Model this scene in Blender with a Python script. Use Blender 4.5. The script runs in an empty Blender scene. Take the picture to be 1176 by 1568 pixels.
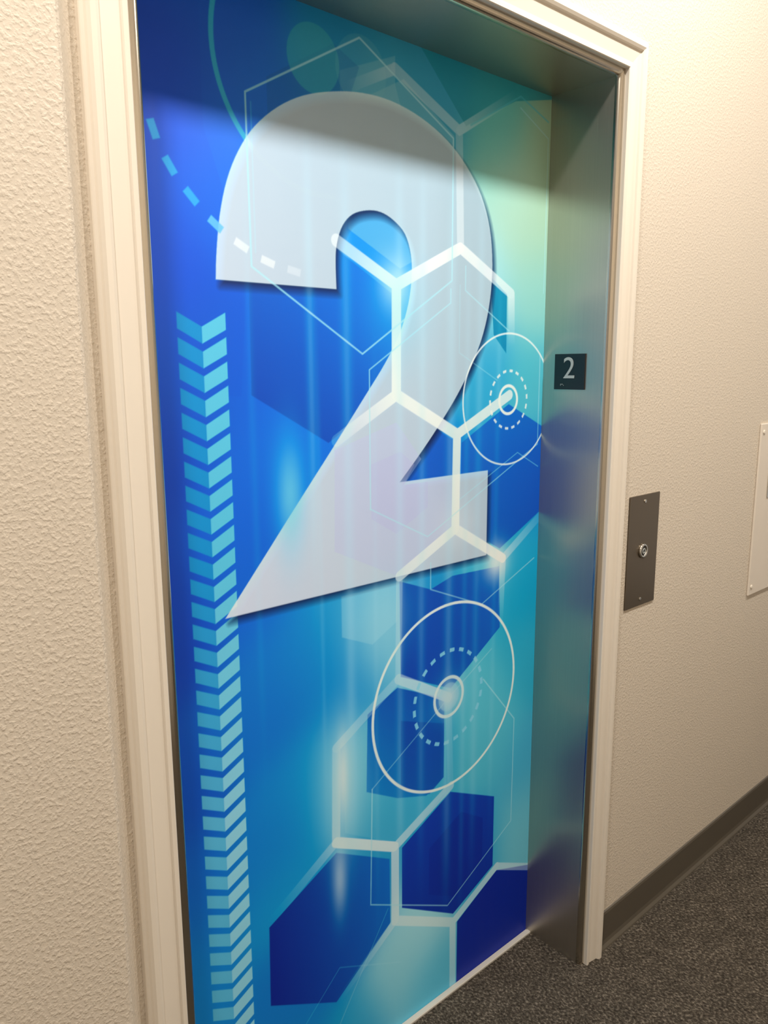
import bpy, bmesh, numpy as np, math
from mathutils import Matrix, Vector
STEP=1.3   # mural colour-mesh resolution in mm
W,H,D=1.07,2.131,0.176      # elevator opening width, height, recess depth (m)
sc=bpy.context.scene
sc.view_settings.view_transform='Standard'
sc.view_settings.look='None'

def lin(c):
    c=np.asarray(c,float)/255.0
    return np.where(c<=0.04045,c/12.92,((c+0.055)/1.055)**2.4)
def L(r,g,b): return tuple(float(v) for v in lin((r,g,b)))+(1.0,)

# ------------------------------------------------------------------ helpers
def link(o,parent=None):
    sc.collection.objects.link(o)
    if parent: o.parent=parent
    return o
def empty(name):
    e=bpy.data.objects.new(name,None); e.empty_display_size=0.1
    return link(e)
def mesh_obj(name,verts,faces,mat,parent=None,smooth=False,bevel=0,seg=2):
    me=bpy.data.meshes.new(name); me.from_pydata(verts,[],faces)
    bm=bmesh.new(); bm.from_mesh(me)
    bmesh.ops.recalc_face_normals(bm,faces=bm.faces)
    if bevel: bmesh.ops.bevel(bm,geom=list(bm.edges),offset=bevel,segments=seg,profile=0.5,affect='EDGES')
    bm.to_mesh(me); bm.free()
    if smooth:
        for p in me.polygons: p.use_smooth=True
    me.materials.append(mat)
    return link(bpy.data.objects.new(name,me),parent)
def boxdata(x0,x1,y0,y1,z0,z1):
    v=[(x0,y0,z0),(x1,y0,z0),(x1,y1,z0),(x0,y1,z0),(x0,y0,z1),(x1,y0,z1),(x1,y1,z1),(x0,y1,z1)]
    f=[(0,3,2,1),(4,5,6,7),(0,1,5,4),(1,2,6,5),(2,3,7,6),(3,0,4,7)]
    return v,f
def box(name,x0,x1,y0,y1,z0,z1,mat,parent=None,bevel=0,seg=2):
    v,f=boxdata(x0,x1,y0,y1,z0,z1)
    return mesh_obj(name,v,f,mat,parent,bevel=bevel,seg=seg)
def join_data(parts):
    V=[];F=[]
    for v,f in parts:
        n=len(V); V+=list(v); F+=[tuple(i+n for i in q) for q in f]
    return V,F
def extrude_z(pts,z0,z1):
    n=len(pts); V=[(x,y,z0) for x,y in pts]+[(x,y,z1) for x,y in pts]
    F=[(i,(i+1)%n,n+(i+1)%n,n+i) for i in range(n)]+[tuple(range(n))[::-1],tuple(range(n,2*n))]
    return V,F
def extrude_x(pts,x0,x1):
    n=len(pts); V=[(x0,y,z) for y,z in pts]+[(x1,y,z) for y,z in pts]
    F=[(i,(i+1)%n,n+(i+1)%n,n+i) for i in range(n)]+[tuple(range(n))[::-1],tuple(range(n,2*n))]
    return V,F
def frame_sweep(profile,left=lambda e:e):
    """closed profile (offset from opening edge, y) swept up the left side, over the head, down the right"""
    V=[]
    for e,y in profile:
        V+=[(-left(e),y,0),(-left(e),y,H+e),(W+e,y,H+e),(W+e,y,0)]
    n=len(profile);F=[]
    for i in range(n):
        a=i*4;b=((i+1)%n)*4
        for k in range(3): F.append((a+k,a+k+1,b+k+1,b+k))
    F.append(tuple(i*4 for i in range(n))); F.append(tuple(i*4+3 for i in range(n)))
    return V,F
def disc(name,c,r,depth,axis,mat,parent,seg=40,rim=0.0):
    ax=Vector(axis).normalized(); q=ax.to_track_quat('Z','Y')
    prof=[(r,0),(r,depth*0.7),(r-rim*0.5-0.0002,depth*0.93),(r-rim-0.0006,depth)]
    V=[];F=[]
    for rr,h in prof:
        for i in range(seg):
            a=2*math.pi*i/seg; V.append(tuple(Vector(c)+q@Vector((rr*math.cos(a),rr*math.sin(a),h))))
    for j in range(len(prof)-1):
        for i in range(seg):
            F.append((j*seg+i,j*seg+(i+1)%seg,(j+1)*seg+(i+1)%seg,(j+1)*seg+i))
    F.append(tuple(range((len(prof)-1)*seg,len(prof)*seg))); F.append(tuple(range(seg)))
    return mesh_obj(name,V,F,mat,parent)
def ring(name,c,r0,r1,depth,axis,mat,parent,seg=48):
    ax=Vector(axis).normalized(); q=ax.to_track_quat('Z','Y')
    prof=[(r0,0),(r0,depth*0.8),(r0+(r1-r0)*0.3,depth),(r0+(r1-r0)*0.7,depth),(r1,depth*0.7),(r1,0)]
    V=[];F=[];n=len(prof)
    for rr,h in prof:
        for i in range(seg):
            a=2*math.pi*i/seg; V.append(tuple(Vector(c)+q@Vector((rr*math.cos(a),rr*math.sin(a),h))))
    for j in range(n):
        for i in range(seg):
            F.append((j*seg+i,j*seg+(i+1)%seg,((j+1)%n)*seg+(i+1)%seg,((j+1)%n)*seg+i))
    return mesh_obj(name,V,F,mat,parent,smooth=True)

# ------------------------------------------------------------------ materials
def newmat(name):
    m=bpy.data.materials.new(name); m.use_nodes=True; nt=m.node_tree
    b=nt.nodes["Principled BSDF"]; return m,nt,b
def N(nt,t,**kw):
    n=nt.nodes.new(t)
    for k,v in kw.items(): setattr(n,k,v)
    return n
def plain(name,col,rough=0.5,metal=0.0,spec=0.5,var=0.03):
    m,nt,b=newmat(name)
    tc=N(nt,'ShaderNodeTexCoord'); no=N(nt,'ShaderNodeTexNoise'); no.inputs['Scale'].default_value=12; no.inputs['Detail'].default_value=3
    nt.links.new(tc.outputs['Object'],no.inputs['Vector'])
    mx=N(nt,'ShaderNodeMix',data_type='RGBA'); mx.inputs[6].default_value=tuple(c*(1-var) for c in col[:3])+(1,); mx.inputs[7].default_value=tuple(min(1,c*(1+var)) for c in col[:3])+(1,)
    nt.links.new(no.outputs['Fac'],mx.inputs[0]); nt.links.new(mx.outputs[2],b.inputs['Base Color'])
    b.inputs['Roughness'].default_value=rough; b.inputs['Metallic'].default_value=metal; b.inputs['Specular IOR Level'].default_value=spec
    return m
def wall_mat(name,col,s=1.0):
    m,nt,b=newmat(name)
    tc=N(nt,'ShaderNodeTexCoord')
    n1=N(nt,'ShaderNodeTexNoise'); n1.inputs['Scale'].default_value=165; n1.inputs['Detail'].default_value=2; n1.inputs['Roughness'].default_value=0.5
    n2=N(nt,'ShaderNodeTexNoise'); n2.inputs['Scale'].default_value=400; n2.inputs['Detail'].default_value=2
    for n in (n1,n2): nt.links.new(tc.outputs['Object'],n.inputs['Vector'])
    r=N(nt,'ShaderNodeValToRGB'); r.color_ramp.elements[0].position=0.40; r.color_ramp.elements[1].position=0.74; r.color_ramp.interpolation='EASE'
    nt.links.new(n1.outputs['Fac'],r.inputs[0])
    ad=N(nt,'ShaderNodeMath',operation='MULTIPLY_ADD'); ad.inputs[1].default_value=0.35
    nt.links.new(n2.outputs['Fac'],ad.inputs[0]); nt.links.new(r.outputs[0],ad.inputs[2])
    bu=N(nt,'ShaderNodeBump'); bu.inputs['Strength'].default_value=0.38*s; bu.inputs['Distance'].default_value=0.0013
    nt.links.new(ad.outputs[0],bu.inputs['Height']); nt.links.new(bu.outputs[0],b.inputs['Normal'])
    n3=N(nt,'ShaderNodeTexNoise'); n3.inputs['Scale'].default_value=2.5
    nt.links.new(tc.outputs['Object'],n3.inputs['Vector'])
    mx=N(nt,'ShaderNodeMix',data_type='RGBA'); mx.inputs[6].default_value=tuple(c*0.96 for c in col[:3])+(1,); mx.inputs[7].default_value=col
    nt.links.new(n3.outputs['Fac'],mx.inputs[0]); nt.links.new(mx.outputs[2],b.inputs['Base Color'])
    b.inputs['Roughness'].default_value=0.5; b.inputs['Specular IOR Level'].default_value=0.3
    return m
def steel_mat(name,col,rough=0.3,grain=(260,260,4),aniso=0.6,tangent=(0,1,0),metal=1.0):
    m,nt,b=newmat(name)
    tc=N(nt,'ShaderNodeTexCoord'); mp=N(nt,'ShaderNodeMapping'); mp.inputs['Scale'].default_value=grain
    no=N(nt,'ShaderNodeTexNoise'); no.inputs['Scale'].default_value=1.0; no.inputs['Detail'].default_value=5
    nt.links.new(tc.outputs['Object'],mp.inputs[0]); nt.links.new(mp.outputs[0],no.inputs['Vector'])
    mx=N(nt,'ShaderNodeMix',data_type='RGBA'); mx.inputs[6].default_value=tuple(c*0.93 for c in col[:3])+(1,); mx.inputs[7].default_value=tuple(min(1,c*1.05) for c in col[:3])+(1,)
    nt.links.new(no.outputs['Fac'],mx.inputs[0]); nt.links.new(mx.outputs[2],b.inputs['Base Color'])
    mr=N(nt,'ShaderNodeMapRange'); mr.inputs[3].default_value=rough*0.85; mr.inputs[4].default_value=rough*1.2
    nt.links.new(no.outputs['Fac'],mr.inputs[0]); nt.links.new(mr.outputs[0],b.inputs['Roughness'])
    b.inputs['Metallic'].default_value=metal; b.inputs['Anisotropic'].default_value=aniso
    cx=N(nt,'ShaderNodeCombineXYZ')
    for i in range(3): cx.inputs[i].default_value=tangent[i]
    nt.links.new(cx.outputs[0],b.inputs['Tangent'])
    return m
def carpet_mat():
    m,nt,b=newmat('carpet_loop_pile')
    tc=N(nt,'ShaderNodeTexCoord')
    v=N(nt,'ShaderNodeTexVoronoi'); v.inputs['Scale'].default_value=260
    n=N(nt,'ShaderNodeTexNoise'); n.inputs['Scale'].default_value=170; n.inputs['Detail'].default_value=4; n.inputs['Roughness'].default_value=0.7
    n2=N(nt,'ShaderNodeTexNoise'); n2.inputs['Scale'].default_value=22; n2.inputs['Detail'].default_value=4
    mp=N(nt,'ShaderNodeMapping'); mp.inputs['Scale'].default_value=(1,0.75,1); mp.inputs['Rotation'].default_value=(0,0,0.5)
    nt.links.new(tc.outputs['Object'],mp.inputs[0])
    nt.links.new(tc.outputs['Object'],v.inputs['Vector']); nt.links.new(mp.outputs[0],n.inputs['Vector']); nt.links.new(mp.outputs[0],n2.inputs['Vector'])
    r=N(nt,'ShaderNodeValToRGB'); e=r.color_ramp.elements
    e[0].position=0.34; e[0].color=L(40,35,30); e[1].position=0.70; e[1].color=L(144,134,120)
    x=r.color_ramp.elements.new(0.52); x.color=L(79,72,63)
    nt.links.new(n.outputs['Fac'],r.inputs[0])
    mx=N(nt,'ShaderNodeMix',data_type='RGBA',blend_type='MULTIPLY'); mx.inputs[0].default_value=0.5
    r2=N(nt,'ShaderNodeValToRGB'); r2.color_ramp.elements[0].color=(0.5,0.5,0.5,1); r2.color_ramp.elements[0].position=0.38; r2.color_ramp.elements[1].position=0.62
    nt.links.new(n2.outputs['Fac'],r2.inputs[0]); nt.links.new(r.outputs[0],mx.inputs[6]); nt.links.new(r2.outputs[0],mx.inputs[7])
    nt.links.new(mx.outputs[2],b.inputs['Base Color'])
    ad=N(nt,'ShaderNodeMath',operation='SUBTRACT'); nt.links.new(n.outputs['Fac'],ad.inputs[0]); nt.links.new(v.outputs['Distance'],ad.inputs[1])
    bu=N(nt,'ShaderNodeBump'); bu.inputs['Strength'].default_value=0.7; bu.inputs['Distance'].default_value=0.003
    nt.links.new(ad.outputs[0],bu.inputs['Height']); nt.links.new(bu.outputs[0],b.inputs['Normal'])
    b.inputs['Roughness'].default_value=0.95; b.inputs['Specular IOR Level'].default_value=0.1
    return m
M_wall=wall_mat('orange_peel_painted_drywall',L(212,200,183))
M_trim=plain('cream_semi_gloss_trim_paint',L(226,216,201),0.35,var=0.012)
M_ceil=plain('ceiling_paint',L(235,230,220),0.8)
M_carpet=carpet_mat()
M_base=plain('dark_vinyl_cove_base',L(86,79,68),0.45)
M_steel=steel_mat('brushed_stainless_frame',L(190,183,171),0.31,(260,260,4),0.6,(0,1,0),0.9)
M_lip=steel_mat('polished_stainless_edge',L(200,192,178),0.2,(260,260,4),0.0,(0,1,0))
M_plate=steel_mat('brushed_call_plate',L(135,124,110),0.38,(260,260,4),0.3,(1,0,0))
M_chrome=plain('polished_chrome',L(215,212,205),0.15,1.0)
M_black=plain('black_acrylic_sign',L(24,24,26),0.35)
M_white=plain('raised_sign_lettering',L(178,181,178),0.5)
M_sill=plain('door_sill_metal',L(190,185,175),0.5)
M_access=plain('painted_access_cover',L(222,211,196),0.45)
M_dark=plain('dark_button_lens',L(40,38,36),0.3)

# ------------------------------------------------------------------ mural artwork (computed colour mesh)
x0,x1,z0,z1=-30.0,1100.0,0.0,2135.0
nx=int((x1-x0)/STEP)+1; nz=int((z1-z0)/STEP)+1
xs=np.linspace(x0,x1,nx,dtype=np.float32); zs=np.linspace(z0,z1,nz,dtype=np.float32)
BG=[(20,2050,22,85,205),(100,1950,18,82,205),(60,1700,15,87,208),(60,1400,8,72,185),(60,1100,8,72,185),(60,800,8,87,195),
(60,600,12,108,208),(60,450,20,135,212),(60,300,20,138,212),(60,100,20,135,208),(160,1500,5,90,198),(240,1500,0,102,215),
(230,2080,10,97,208),(220,1850,10,112,225),(300,1950,20,115,215),(300,1400,10,117,220),(240,1150,0,104,212),(240,1300,0,104,215),
(240,900,0,118,207),(240,600,0,128,207),(300,500,40,160,213),(420,1050,60,165,214),(430,900,18,132,208),(540,980,130,205,225),
(330,1000,15,132,210),(420,700,110,200,225),(330,700,10,138,210),(500,700,90,185,215),(440,2060,40,140,190),(600,2100,60,160,195),(700,2100,60,160,195),
(900,2050,100,190,185),(1040,2000,165,195,160),(950,1900,175,215,195),(1040,1850,170,205,175),(1040,1700,150,210,200),
(1040,1500,90,190,205),(1040,1250,30,135,205),(850,1700,165,220,220),(850,1550,60,168,210),(650,1550,90,190,215),
(650,1330,10,125,215),(540,1700,40,145,225),(700,1050,40,145,205),(980,1100,60,175,210),(850,1050,80,190,215),(1040,1000,40,165,205),(1030,800,60,175,205),
(900,600,90,190,212),(900,700,100,198,215),(1030,500,80,178,210),(1030,350,120,200,215),(650,650,50,165,208),(550,550,50,162,205),
(500,400,60,158,208),(400,350,20,120,200),(300,300,10,125,205),(300,100,0,135,205),(450,50,60,168,210),(600,150,150,215,225),
(650,250,170,225,230),(700,50,100,195,220),(850,350,60,168,210)]
cx=np.linspace(x0,x1,60); cz=np.linspace(z0,z1,112)
CX,CZ=np.meshgrid(cx,cz); num=np.zeros(CX.shape+(3,)); den=np.zeros(CX.shape)
for (bx,bz,r,g,b) in BG:
    d2=((CX-bx)**2+((CZ-bz)*0.85)**2); w=np.exp(-d2/(2*62.0**2))+1e-7/(1+d2*1e-4)
    num+=w[...,None]*np.array([r,g,b]); den+=w
cg=num/den[...,None]
fx=(xs-x0)/(x1-x0)*59; fz=(zs-z0)/(z1-z0)*111
ix=np.clip(fx.astype(int),0,58); iz=np.clip(fz.astype(int),0,110); tx=(fx-ix)[None,:,None]; tz=(fz-iz)[:,None,None]
C=(cg[iz][:,ix]*(1-tx)*(1-tz)+cg[iz][:,ix+1]*tx*(1-tz)+cg[iz+1][:,ix]*(1-tx)*tz+cg[iz+1][:,ix+1]*tx*tz).astype(np.float32)

def win(xa,xb,za,zb,pad):
    i0=max(0,int((xa-pad-x0)/STEP)); i1=min(nx,int((xb+pad-x0)/STEP)+2)
    j0=max(0,int((za-pad-z0)/STEP)); j1=min(nz,int((zb+pad-z0)/STEP)+2)
    return slice(j0,j1),slice(i0,i1)
def sdf_poly(P,X,Z):
    d=np.full(X.shape,1e9,np.float32); s=np.ones(X.shape,np.float32); n=len(P)
    for i in range(n):
        ax,az=P[i]; bx,bz=P[i-1]; ex,ez=bx-ax,bz-az
        wx,wz=X-ax,Z-az
        t=np.clip((wx*ex+wz*ez)/(ex*ex+ez*ez+1e-9),0,1)
        d=np.minimum(d,(wx-ex*t)**2+(wz-ez*t)**2)
        c1=Z>=az;c2=Z<bz;c3=ex*wz>ez*wx
        s=np.where((c1&c2&c3)|(~c1&~c2&~c3),-s,s)
    return s*np.sqrt(d)
def cov(sd,soft=1.0): return np.clip(0.5-sd/(2*soft),0,1)
def comp(sl,a,col):
    a=a[...,None]; C[sl]=C[sl]*(1-a)+np.asarray(col,np.float32)*a
def XZ(sl): return np.meshgrid(xs[sl[1]],zs[sl[0]])
def poly(P,col,alpha=1.0,soft=1.0,grad=None,agrad=None):
    """grad=(gx,gz,col2): colour fades to col2 along the direction; agrad=(gx,gz,a2): opacity fades to a2"""
    px=[p[0] for p in P];pz=[p[1] for p in P]
    sl=win(min(px),max(px),min(pz),max(pz),soft*2+3); X,Z=XZ(sl)
    def ramp(gx,gz):
        q=(X-min(px))/(max(px)-min(px))*gx+(Z-min(pz))/(max(pz)-min(pz))*gz
        lo=min(0,gx)+min(0,gz); hi=max(0,gx)+max(0,gz); return np.clip((q-lo)/(hi-lo),0,1)
    al=alpha if agrad is None else alpha+(agrad[2]-alpha)*ramp(agrad[0],agrad[1])
    m=cov(sdf_poly(P,X,Z),soft)*al
    if grad:
        q=ramp(grad[0],grad[1])[...,None]
        cc=np.asarray(col,np.float32)*(1-q)+np.asarray(grad[2],np.float32)*q
        C[sl]=C[sl]*(1-m[...,None])+cc*m[...,None]
    else: comp(sl,m,col)
def bars(segs,col):
    """network of thick straight bars, overlapping ends merged; seg=(a,b,width,alpha at a,alpha at b)"""
    M=np.zeros(C.shape[:2],np.float32)
    for a,b,w,a1,a2 in segs:
        w=w*0.9
        sl=win(min(a[0],b[0]),max(a[0],b[0]),min(a[1],b[1]),max(a[1],b[1]),w+3); X,Z=XZ(sl)
        ex,ez=b[0]-a[0],b[1]-a[1]; wx,wz=X-a[0],Z-a[1]
        t=np.clip((wx*ex+wz*ez)/(ex*ex+ez*ez),0,1)
        d=np.sqrt((wx-ex*t)**2+(wz-ez*t)**2)-w/2
        M[sl]=np.maximum(M[sl],cov(d,1.0)*(a1+(a2-a1)*t))
    comp((slice(None),slice(None)),M,col)
def pline(P,w,col,alpha,closed=False):
    px=[p[0] for p in P];pz=[p[1] for p in P]
    sl=win(min(px),max(px),min(pz),max(pz),w+3); X,Z=XZ(sl); m=np.zeros(X.shape,np.float32)
    n=len(P)
    for i in range(n if closed else n-1):
        a=P[i];b=P[(i+1)%n]; ex,ez=b[0]-a[0],b[1]-a[1]; wx,wz=X-a[0],Z-a[1]
        t=np.clip((wx*ex+wz*ez)/(ex*ex+ez*ez),0,1)
        m=np.maximum(m,cov(np.sqrt((wx-ex*t)**2+(wz-ez*t)**2)-w/2,0.9))
    comp(sl,m*alpha,col)
def circ(cx_,cz_,r,w,col,alpha,dash=None,zs_=1.0,cond=None):
    sl=win(cx_-r,cx_+r,cz_-r,cz_+r,(w or 0)+3); X,Z=XZ(sl); dz=(Z-cz_)/zs_
    rr=np.sqrt((X-cx_)**2+dz**2)
    d=(np.abs(rr-r)-w/2) if w else rr-r
    m=cov(d)
    if dash:
        ang=np.arctan2(dz,X-cx_)/(2*math.pi)*dash; m=m*((ang-np.floor(ang))<0.5)
    if cond is not None: m=m*cond(X,Z)
    comp(sl,m*alpha,col)
def glow(gx,gz,sx,sz,col,a):
    sl=win(gx,gx,gz,gz,3.2*max(sx,sz)); X,Z=XZ(sl)
    comp(sl,a*np.exp(-((X-gx)**2/(2*sx*sx)+(Z-gz)**2/(2*sz*sz))),col)
WH=(240,246,245)
# --- hexagon fields
poly([(603,470),(745,545),(745,770),(600,850),(440,770),(440,570)],(150,220,228),0.22)
poly([(253,1690),(250,1483),(415,1390),(577,1481),(577,1672),(441,1742)],(0,70,174),0.97,grad=(0.6,0.8,(8,124,222)))
poly([(429,1375),(425,1178),(588,1095),(755,1175),(755,1375),(589,1455)],(20,85,190),0.75)
poly([(784,1366),(943,1445),(1100,1375),(1100,1190),(922,1105),(784,1180)],(5,108,203),0.9,grad=(0.5,-0.8,(0,74,180)))
poly([(870,1725),(928,1690),(930,1560),(885,1600)],(10,130,172),0.85)
poly([(597,1086),(690,1050),(760,1068),(922,1062),(929,908),(758,800),(600,872)],(0,62,168),0.97,grad=(1,0.2,(12,102,196)))
poly([(440,1085),(590,1085),(590,1000),(520,965),(440,1000)],(160,220,235),0.4)
poly([(505,815),(590,850),(737,782),(737,585),(680,560),(590,590),(500,640)],(0,68,172),0.97,grad=(-0.5,-1,(20,120,200)),agrad=(-0.3,-1,0.7))
poly([(600,770),(737,720),(737,585),(690,560),(600,610)],(0,53,158),0.5)
poly([(761,538),(922,462),(922,268),(775,205),(603,310),(603,462)],(5,46,150),0.97,grad=(0.3,1,(5,64,174)))
poly([(690,420),(800,470),(880,420),(880,300),(780,250),(690,300)],(0,35,140),0.35)
poly([(247,450),(416,535),(565,452),(567,290),(409,181),(244,275)],(0,35,138),0.97,grad=(1,0.1,(0,112,200)))
poly([(790,175),(938,247),(1100,190),(1100,-20),(790,-20)],(0,40,146),0.97)
poly([(230,1480),(250,1700),(180,1900),(180,2100),(60,2131),(60,1500)],(10,80,200),0.15)
# top hexes and discs
poly([(455,2045),(588,2100),(588,2050),(610,1995),(470,1990),(455,2000)],(150,205,215),0.35)
poly([(610,2065),(750,1990),(750,1790),(600,1720),(470,1780),(470,1990)],(150,205,215),0.40)
poly([(785,2015),(943,2095),(1100,2131),(1100,2145),(640,2145)],(30,140,160),0.65)
poly([(300,2000),(441,2085),(500,2060),(470,1990),(300,1930)],(20,100,175),0.4)
circ(398,2050,56,None,(70,175,190),0.6)
circ(505,2055,60,None,(130,200,208),0.22)
circ(410,2040,210,9,(70,185,215),0.85,cond=lambda X,Z:(X<442))
# --- chevron ladder
for k in range(41):
    zt=1617.4-39.7*k; f=min(1,max(0,(k-10)/12.0))
    cl=np.array((42,148,203))*(1-f)+np.array((106,192,221))*f; cr=np.array((104,200,223))*(1-f)+np.array((158,219,233))*f
    if zt<-20: break
    poly([(117,zt),(160.5,zt-22),(160.5,zt-49),(117,zt-26)],cl,0.92,0.8)
    poly([(160.5,zt-22),(205,zt+2),(205,zt-26),(160.5,zt-49)],cr,0.95,0.8)
# --- numeral 2
TWO=[(190,1671),(193,1710),(202,1771),(218,1828),(242,1877),(274,1919),(321,1958),(375,1987),(439,2007),(507,2019),(579,2020),(657,2006),
(730,1978),(789,1938),(836,1887),(865,1824),(876,1750),(870,1674),(850,1603),(813,1533),(768,1470),(708,1403),(650,1345),(598,1297),
(874,1297),(874,1097),(180,1097),(258,1187),(332,1273),(426,1381),(508,1477),(560,1539),(599,1597),(622,1654),(631,1705),(629,1749),
(613,1786),(583,1808),(550,1819),(516,1818),(481,1807),(457,1785),(443,1753),(439,1720),(440,1671)]
def smooth(P,keep):
    out=[];n=len(P)
    for i in range(n):
        p0,p1,p2,p3=[np.array(P[(i+k)%n],float) for k in (-1,0,1,2)]
        if i in keep: p0=p1
        if (i+1)%n in keep: p3=p2
        straight=(i in keep and (i+1)%n in keep)
        for t in ([0] if straight else (0,.25,.5,.75)):
            out.append(tuple(0.5*((2*p1)+(-p0+p2)*t+(2*p0-5*p1+4*p2-p3)*t*t+(-p0+3*p1-3*p2+p3)*t**3)))
    return out
TWO=smooth(TWO,{0,23,24,25,26,44})
poly([(x+8,z-10) for x,z in TWO],(0,30,75),0.9,soft=9)
poly(TWO,(234,238,247),0.90,0.9,grad=(0.7,0.8,(220,243,240)),agrad=(0.8,0.7,0.72))
poly([(429,1375),(425,1178),(588,1100),(755,1175),(755,1290),(610,1290),(660,1340),(589,1420)],(192,196,230),0.40)
poly([(520,1340),(520,1230),(588,1190),(680,1235),(680,1290),(610,1290),(640,1330),(600,1360)],(185,182,224),0.28)
# --- honeycomb bars
n=dict(A=(590,1688),B=(773,1775),C=(765,2003),D=(588,2078),E=(470,2020),F=(441,1757),G=(589,1475),Hh=(434,1393),I=(769,1385),J=(767,1175),K=(935,1079),Lq=(597,1097),
M=(943,1692),M2=(948,1577),I2=(945,1466),C2=(943,2108),hub=(751,779),a=(593,869),b=(421,769),c=(416,559),d=(582,474),e=(761,553),f=(582,288),g=(774,182),h=(938,258),i=(776,-10),j=(247,458),k=(409,178),K2=(930,915),K3=(1075,1165),h2=(1080,190))
bars([(n[p],n[q],w,a1,a2) for p,q,w,a1,a2 in [('A','B',26,.9,.85),('A','F',26,.95,.55),('A','G',28,.9,.9),('B','C',24,.45,.3),('B','M',26,.8,.6),('C','D',24,.45,.4),('D','E',22,.4,.0),('C','C2',22,.5,.0),
 ('G','Hh',26,.9,.25),('G','I',28,.85,.9),('I','J',28,.9,.9),('I','I2',26,.9,.8),('J','Lq',26,.85,.7),('J','K',26,.8,.95),('M','M2',26,.6,.0),('K','K2',24,.5,.0),('K','K3',24,.5,.1),
 ('hub','a',26,.8,.5),('a','b',24,.25,.4),('b','c',24,.3,.6),('c','d',26,.85,.85),('d','e',26,.6,.5),('d','f',26,.7,.65),('f','g',26,.55,.6),('g','h',24,.6,.65),('g','i',24,.6,.4),
 ('c','j',24,.4,.0),('f','k',24,.4,.0),('h','h2',22,.6,.5),('hub','e',22,.2,.1),('a','Lq',20,.2,.35)]],WH)
# --- fine outlines
TL=(178,228,236)
pline([(258,1968),(501,2109),(748,1985),(748,1707),(501,1555),(259,1697)],3.6,TL,.75,True)
pline([(268,1955),(268,1720)],2.5,TL,.3)
pline([(518,1250),(518,1525),(745,1662),(745,1690)],3,TL,.7)
pline([(518,1250),(680,1170),(1056,1345),(1056,1560)],3,TL,.6)
pline([(790,1740),(790,1690),(938,1610)],3,TL,.6)
pline([(773,1700),(773,1560),(900,1500)],2.5,TL,.35)
pline([(516,640),(509,366),(755,238),(992,365),(994,650),(872,790)],3,TL,.7)
pline([(516,640),(745,775),(900,860)],3,TL,.45)
pline([(690,1110),(690,1050),(860,980),(1056,1060)],3,TL,.6)
pline([(240,100),(420,260),(600,170)],2.5,TL,.3)
pline([(350,20),(560,330)],2.5,TL,.35)
pline([(780,1240),(980,1330),(1060,1290)],2.5,TL,.5)
pline([(800,2020),(960,2108),(1060,2075)],4,(90,190,200),.6)
pline([(960,2085),(1062,2040),(1062,1700)],2.5,TL,.5)
# --- target rings
circ(753,781,234,7,WH,.95,zs_=0.95)
circ(753,781,112,9,(140,212,236),.9,dash=22)
circ(752,781,47,8,WH,.95)
circ(752,781,34,None,(150,215,235),.5)
circ(943,1455,156,4.5,WH,.85,zs_=0.96)
circ(943,1455,66,6,WH,.85,dash=18)
circ(941,1455,32,7,WH,.95)
# --- dash arc
DS=[(88,1925),(95,1882),(119,1834),(153,1794),(194,1757),(241,1729),(292,1707),(346,1696)]
for i in range(1,len(DS)):
    a=np.array(DS[i-1],float); c=np.array(DS[i],float); b2=np.array(DS[i+1],float) if i+1<len(DS) else 2*c-a
    t=(b2-a)/np.linalg.norm(b2-a); nn=np.array((-t[1],t[0])); hl,hw=14,6.5
    P=[tuple(c+t*hl+nn*hw),tuple(c+t*hl-nn*hw),tuple(c-t*hl-nn*hw),tuple(c-t*hl+nn*hw)]
    if i<4: poly(P,(60,165,225),.95)
    elif i==4: poly(P,(110,190,232),.9)
    else: poly(P,(248,252,252),.5 if i<7 else .25)
# --- printed light flares, then painted-in reflection streaks
glow(588,1690,30,34,(225,245,250),.7)
glow(590,1640,60,75,(120,210,240),.3)
glow(325,1300,24,75,(130,215,248),.75)
glow(437,700,11,62,(250,240,230),.85); glow(437,690,40,120,(195,234,240),.55)
glow(911,1075,30,32,(245,245,235),.85)
glow(424,470,14,60,(235,245,240),.6)
glow(751,779,24,24,(245,240,230),.8); glow(751,779,45,45,(120,200,230),.3)
glow(770,1180,45,40,(240,248,248),.3)
glow(560,1010,60,70,(170,222,235),.35)
for rx,wd,za,zb,al in [(378,7,1200,1850,.28),(392,4,700,1500,.12),(462,9,600,1850,.26),(530,5,400,1500,.1),(598,8,450,1850,.26),(662,8,500,1850,.22),(748,10,350,1850,.28),(800,6,300,1700,.15),(840,8,400,1850,.18),(905,6,500,1700,.12),(250,5,900,1800,.10)]:  # vertical lamp reflections on the door skin, painted into the mural colour
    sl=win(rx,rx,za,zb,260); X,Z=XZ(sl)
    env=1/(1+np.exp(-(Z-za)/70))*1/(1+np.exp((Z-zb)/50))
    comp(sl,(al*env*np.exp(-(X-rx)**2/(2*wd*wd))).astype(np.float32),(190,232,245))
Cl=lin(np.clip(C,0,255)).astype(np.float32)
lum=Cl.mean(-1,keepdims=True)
Cl=np.clip((lum+(Cl-lum)*1.08)*np.array((0.93,0.99,1.10),np.float32)*1.04,0,0.93).astype(np.float32)

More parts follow.
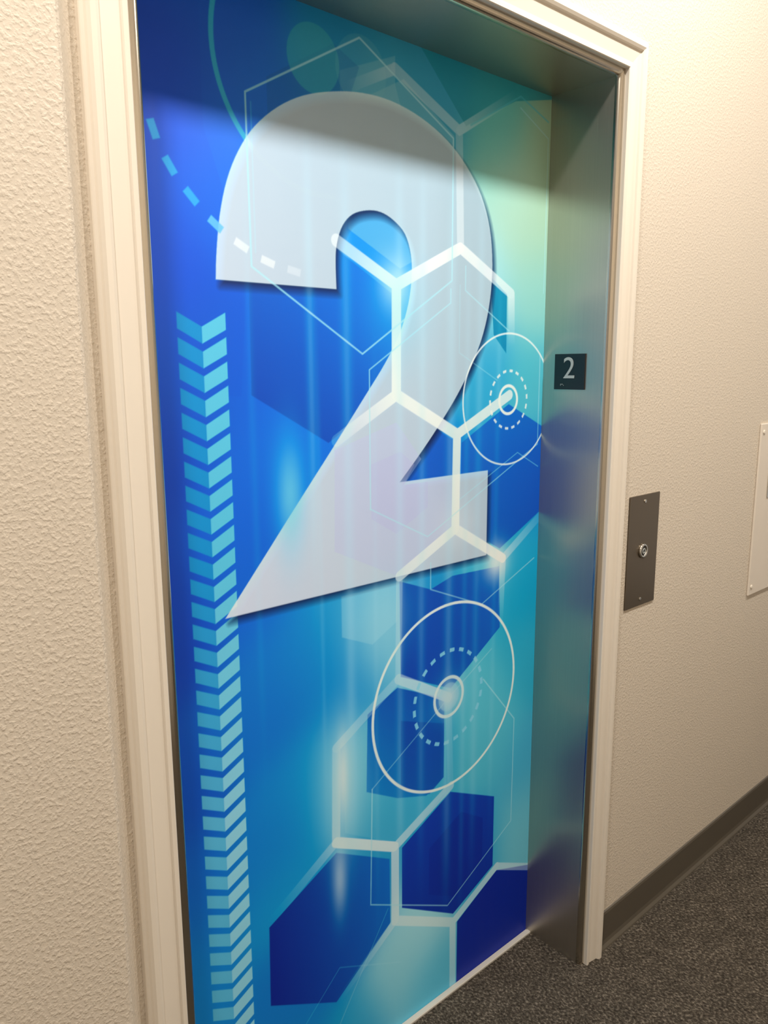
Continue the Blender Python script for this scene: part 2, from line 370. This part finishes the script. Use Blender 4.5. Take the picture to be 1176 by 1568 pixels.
def mural_mat():
    m,nt,b=newmat('printed_vinyl_wrap')
    at=N(nt,'ShaderNodeAttribute'); at.attribute_name='print'; nt.links.new(at.outputs['Color'],b.inputs['Base Color'])
    b.inputs['Roughness'].default_value=0.40; b.inputs['Specular IOR Level'].default_value=0.28; b.inputs['Anisotropic'].default_value=0.7
    cxn=N(nt,'ShaderNodeCombineXYZ'); cxn.inputs[2].default_value=1.0; nt.links.new(cxn.outputs[0],b.inputs['Tangent'])
    tc=N(nt,'ShaderNodeTexCoord'); mp=N(nt,'ShaderNodeMapping'); mp.inputs['Scale'].default_value=(13,0.2,0.25)
    no=N(nt,'ShaderNodeTexNoise'); no.inputs['Scale'].default_value=1; no.inputs['Detail'].default_value=2
    nt.links.new(tc.outputs['Object'],mp.inputs[0]); nt.links.new(mp.outputs[0],no.inputs['Vector'])
    bu=N(nt,'ShaderNodeBump'); bu.inputs['Strength'].default_value=0.35; bu.inputs['Distance'].default_value=0.004
    nt.links.new(no.outputs['Fac'],bu.inputs['Height']); nt.links.new(bu.outputs[0],b.inputs['Normal'])
    return m
door=empty('elevator_door')
X,Z=np.meshgrid(xs/1000,zs/1000)
co=np.stack([X,np.full_like(X,D),Z],-1).reshape(-1,3).astype(np.float32)
me=bpy.data.meshes.new('printed_mural')
nq=(nx-1)*(nz-1)
idx=np.arange(nx*nz).reshape(nz,nx)
q=np.stack([idx[:-1,:-1],idx[:-1,1:],idx[1:,1:],idx[1:,:-1]],-1).reshape(-1).astype(np.int32)
me.vertices.add(nx*nz); me.vertices.foreach_set('co',co.ravel())
me.loops.add(nq*4); me.loops.foreach_set('vertex_index',q)
me.polygons.add(nq); me.polygons.foreach_set('loop_start',np.arange(0,nq*4,4,dtype=np.int32))
try: me.polygons.foreach_set('loop_total',np.full(nq,4,np.int32))
except Exception: pass
me.update(calc_edges=True)
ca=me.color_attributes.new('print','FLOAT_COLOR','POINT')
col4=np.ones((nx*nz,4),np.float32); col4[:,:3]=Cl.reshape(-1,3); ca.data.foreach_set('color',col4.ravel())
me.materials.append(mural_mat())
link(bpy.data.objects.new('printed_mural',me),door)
box('door_panel',-0.03,W+0.03,D+0.0006,D+0.035,0.0,H+0.004,M_steel,door)

# ------------------------------------------------------------------ frame, trim, walls
fr=empty('elevator_door_frame')
V,F=frame_sweep([(0.0,D+0.03),(0.0,0.0135),(0.006,0.0135),(0.004,D+0.03)]); mesh_obj('jambs_and_head',V,F,M_steel,fr)
lp=[(0.0,0.0134)]+[(0.011-0.011*math.cos(t),0.0105-0.0115*math.sin(t)) for t in [i*math.pi/2/7 for i in range(8)]]+[(0.032,-0.001),(0.032,0.003),(0.013,0.0134)]
V,F=frame_sweep(lp); mesh_obj('rounded_edge',V,F,M_lip,fr)
tp=[(0.014,0.0),(0.014,-0.0105),(0.0155,-0.012),(0.022,-0.012),(0.0235,-0.0095),(0.027,-0.0095),(0.050,-0.013),(0.053,-0.0135),(0.055,-0.018),(0.060,-0.021),(0.067,-0.021),(0.071,-0.018),(0.073,-0.0145),(0.077,-0.013),(0.078,-0.011),(0.078,0.0)]
V,F=frame_sweep(tp,lambda e:0.021+(e-0.014)*0.97); mesh_obj('trim_1',V,F,M_trim)
ZC=3.10
parts=[boxdata(W+0.028,4.2,0.0,0.30,0,ZC),boxdata(-0.028,W+0.028,0.0,0.30,H+0.028,ZC)]
yl=-0.060
Lp=[(-3.0,yl)]+[(-0.134,yl),(-0.127,yl+0.001),(-0.122,yl+0.005),(-0.120,yl+0.012),(-0.098,-0.012),(-0.092,-0.006),(-0.085,-0.003),(-0.080,0.0),(-0.028,0.0),(-0.028,0.30),(-3.0,0.30)]
parts.append(extrude_z(Lp,0,ZC))
V,F=join_data(parts); mesh_obj('wall_front',V,F,M_wall)
box('wall_back',-3.0,4.2,-2.15,-2.0,0,ZC,M_wall)
box('ceiling',-3.0,4.2,-2.15,0.30,ZC,ZC+0.1,M_ceil)
box('floor',-3.0,4.2,-2.15,0.30,-0.1,0.0,M_carpet)
V,F=extrude_x([(D-0.016,0.0),(D-0.016,0.004),(D-0.014,0.006),(D-0.006,0.006),(D-0.005,0.003),(D-0.0006,0.003),(D-0.0006,0.0)],0.0,W)
mesh_obj('door_sill',V,F,M_sill)
cove=[(0.0,0.0),(-0.013,0.0),(-0.012,0.004),(-0.007,0.012),(-0.005,0.022),(-0.005,0.100),(-0.0035,0.106),(0.0,0.108)]
V,F=extrude_x(cove,W+0.0785,4.2); mesh_obj('baseboard_right',V,F,M_base)
V,F=extrude_x([(y+yl,z) for y,z in cove],-3.0,-0.14); mesh_obj('baseboard_left',V,F,M_base)

# ------------------------------------------------------------------ floor-number sign on the right jamb
sg=empty('floor_number_sign')
box('plate',W-0.0035,W-0.0001,0.057,0.141,1.477,1.559,M_black,sg,bevel=0.0008)
def text(name,body,size,loc,mat,parent,ext=0.0006):
    cu=bpy.data.curves.new(name,'FONT'); cu.body=body; cu.size=size; cu.extrude=ext; cu.align_x='CENTER'; cu.align_y='CENTER'
    ob=bpy.data.objects.new(name,cu); link(ob)
    ob.matrix_world=Matrix(((0,0,-1,loc[0]),(-1,0,0,loc[1]),(0,1,0,loc[2]),(0,0,0,1)))
    bpy.context.view_layer.update()
    dg=bpy.context.evaluated_depsgraph_get(); me2=bpy.data.meshes.new_from_object(ob.evaluated_get(dg))
    o2=bpy.data.objects.new(name,me2); o2.matrix_world=ob.matrix_world.copy(); link(o2); o2.parent=parent
    me2.materials.clear(); me2.materials.append(mat)
    bpy.data.objects.remove(ob); return o2
text('numeral','2',0.070,(W-0.0036,0.100,1.524),M_white,sg)
for i,(dy,dz) in enumerate([(0,0),(0.0024,0),(0,-0.0024),(0.0055,0),(0.0079,-0.0024)]):
    disc('braille_%d'%i,(W-0.0035,0.122-dy,1.489+dz),0.0008,0.0006,(-1,0,0),M_white,sg,seg=10)

# ------------------------------------------------------------------ call button plate
cb=empty('call_button_plate')
box('plate',1.190,1.330,-0.0035,-0.0001,0.934,1.219,M_plate,cb,bevel=0.0012)
ring('button_bezel',(1.260,-0.0035,1.076),0.0115,0.0185,0.005,(0,-1,0),M_chrome,cb)
disc('button',(1.260,-0.0035,1.076),0.0112,0.004,(0,-1,0),M_dark,cb,rim=0.002)
ring('button_halo',(1.260,-0.0072,1.076),0.0045,0.007,0.001,(0,-1,0),M_white,cb)
for i,z in enumerate((1.202,0.951)):
    disc('screw_%d'%i,(1.260,-0.0034,z),0.0045,0.0016,(0,-1,0),M_chrome,cb,seg=20,rim=0.001)

# ------------------------------------------------------------------ access cover on the far right wall
ac=empty('wall_access_cover')
box('cover',1.903,2.36,-0.006,-0.0001,0.828,1.36,M_access,ac,bevel=0.002)
for i,(x,z) in enumerate(((1.92,1.335),(1.92,0.855),(2.34,1.335),(2.34,0.855))):
    disc('screw_%d'%i,(x,-0.006,z),0.006,0.003,(0,-1,0),M_trim,ac,seg=20,rim=0.002)
box('latch_plate',1.975,2.06,-0.0085,-0.006,1.13,1.21,M_chrome,ac,bevel=0.0008)

# ------------------------------------------------------------------ lights
def downlight(x,y,power,rad=0.11,size=0.17,col=(1,0.95,0.88)):
    g=empty('recessed_downlight')
    ring('trim_ring',(x,y,ZC),rad,rad+0.02,0.006,(0,0,-1),M_trim,g)
    ld=bpy.data.lights.new('lamp','AREA'); ld.shape='DISK'; ld.size=size; ld.energy=power; ld.color=col
    lo=bpy.data.objects.new('lamp',ld); lo.location=(x,y,ZC-0.004); link(lo,g)
    return g
downlight(-0.55,-0.78,38)
downlight(1.0,-0.78,37)
downlight(2.6,-0.78,23)  # unseen extra lamp, added as fill towards the right wall
w=bpy.data.worlds.new('world'); sc.world=w; w.use_nodes=True
w.node_tree.nodes['Background'].inputs[0].default_value=(1,0.95,0.89,1); w.node_tree.nodes['Background'].inputs[1].default_value=0.45

# ------------------------------------------------------------------ camera
yaw,pitch,roll=0.7283,-0.1824,-0.0053
cy,sy,cp,sp=math.cos(yaw),math.sin(yaw),math.cos(pitch),math.sin(pitch)
fwd=Vector((sy*cp,cy*cp,sp)); right=Vector((cy,-sy,0)); up=right.cross(fwd)
r2=right*math.cos(roll)+up*math.sin(roll); u2=-right*math.sin(roll)+up*math.cos(roll)
cam=bpy.data.cameras.new('camera'); co_=bpy.data.objects.new('camera',cam); sc.collection.objects.link(co_)
cam.sensor_fit='HORIZONTAL'; cam.sensor_width=36; cam.lens=36*1184.49/1176; cam.clip_start=0.02
co_.matrix_world=Matrix(((r2.x,u2.x,-fwd.x,-0.4768),(r2.y,u2.y,-fwd.y,-0.9799),(r2.z,u2.z,-fwd.z,1.5258),(0,0,0,1)))
sc.camera=co_
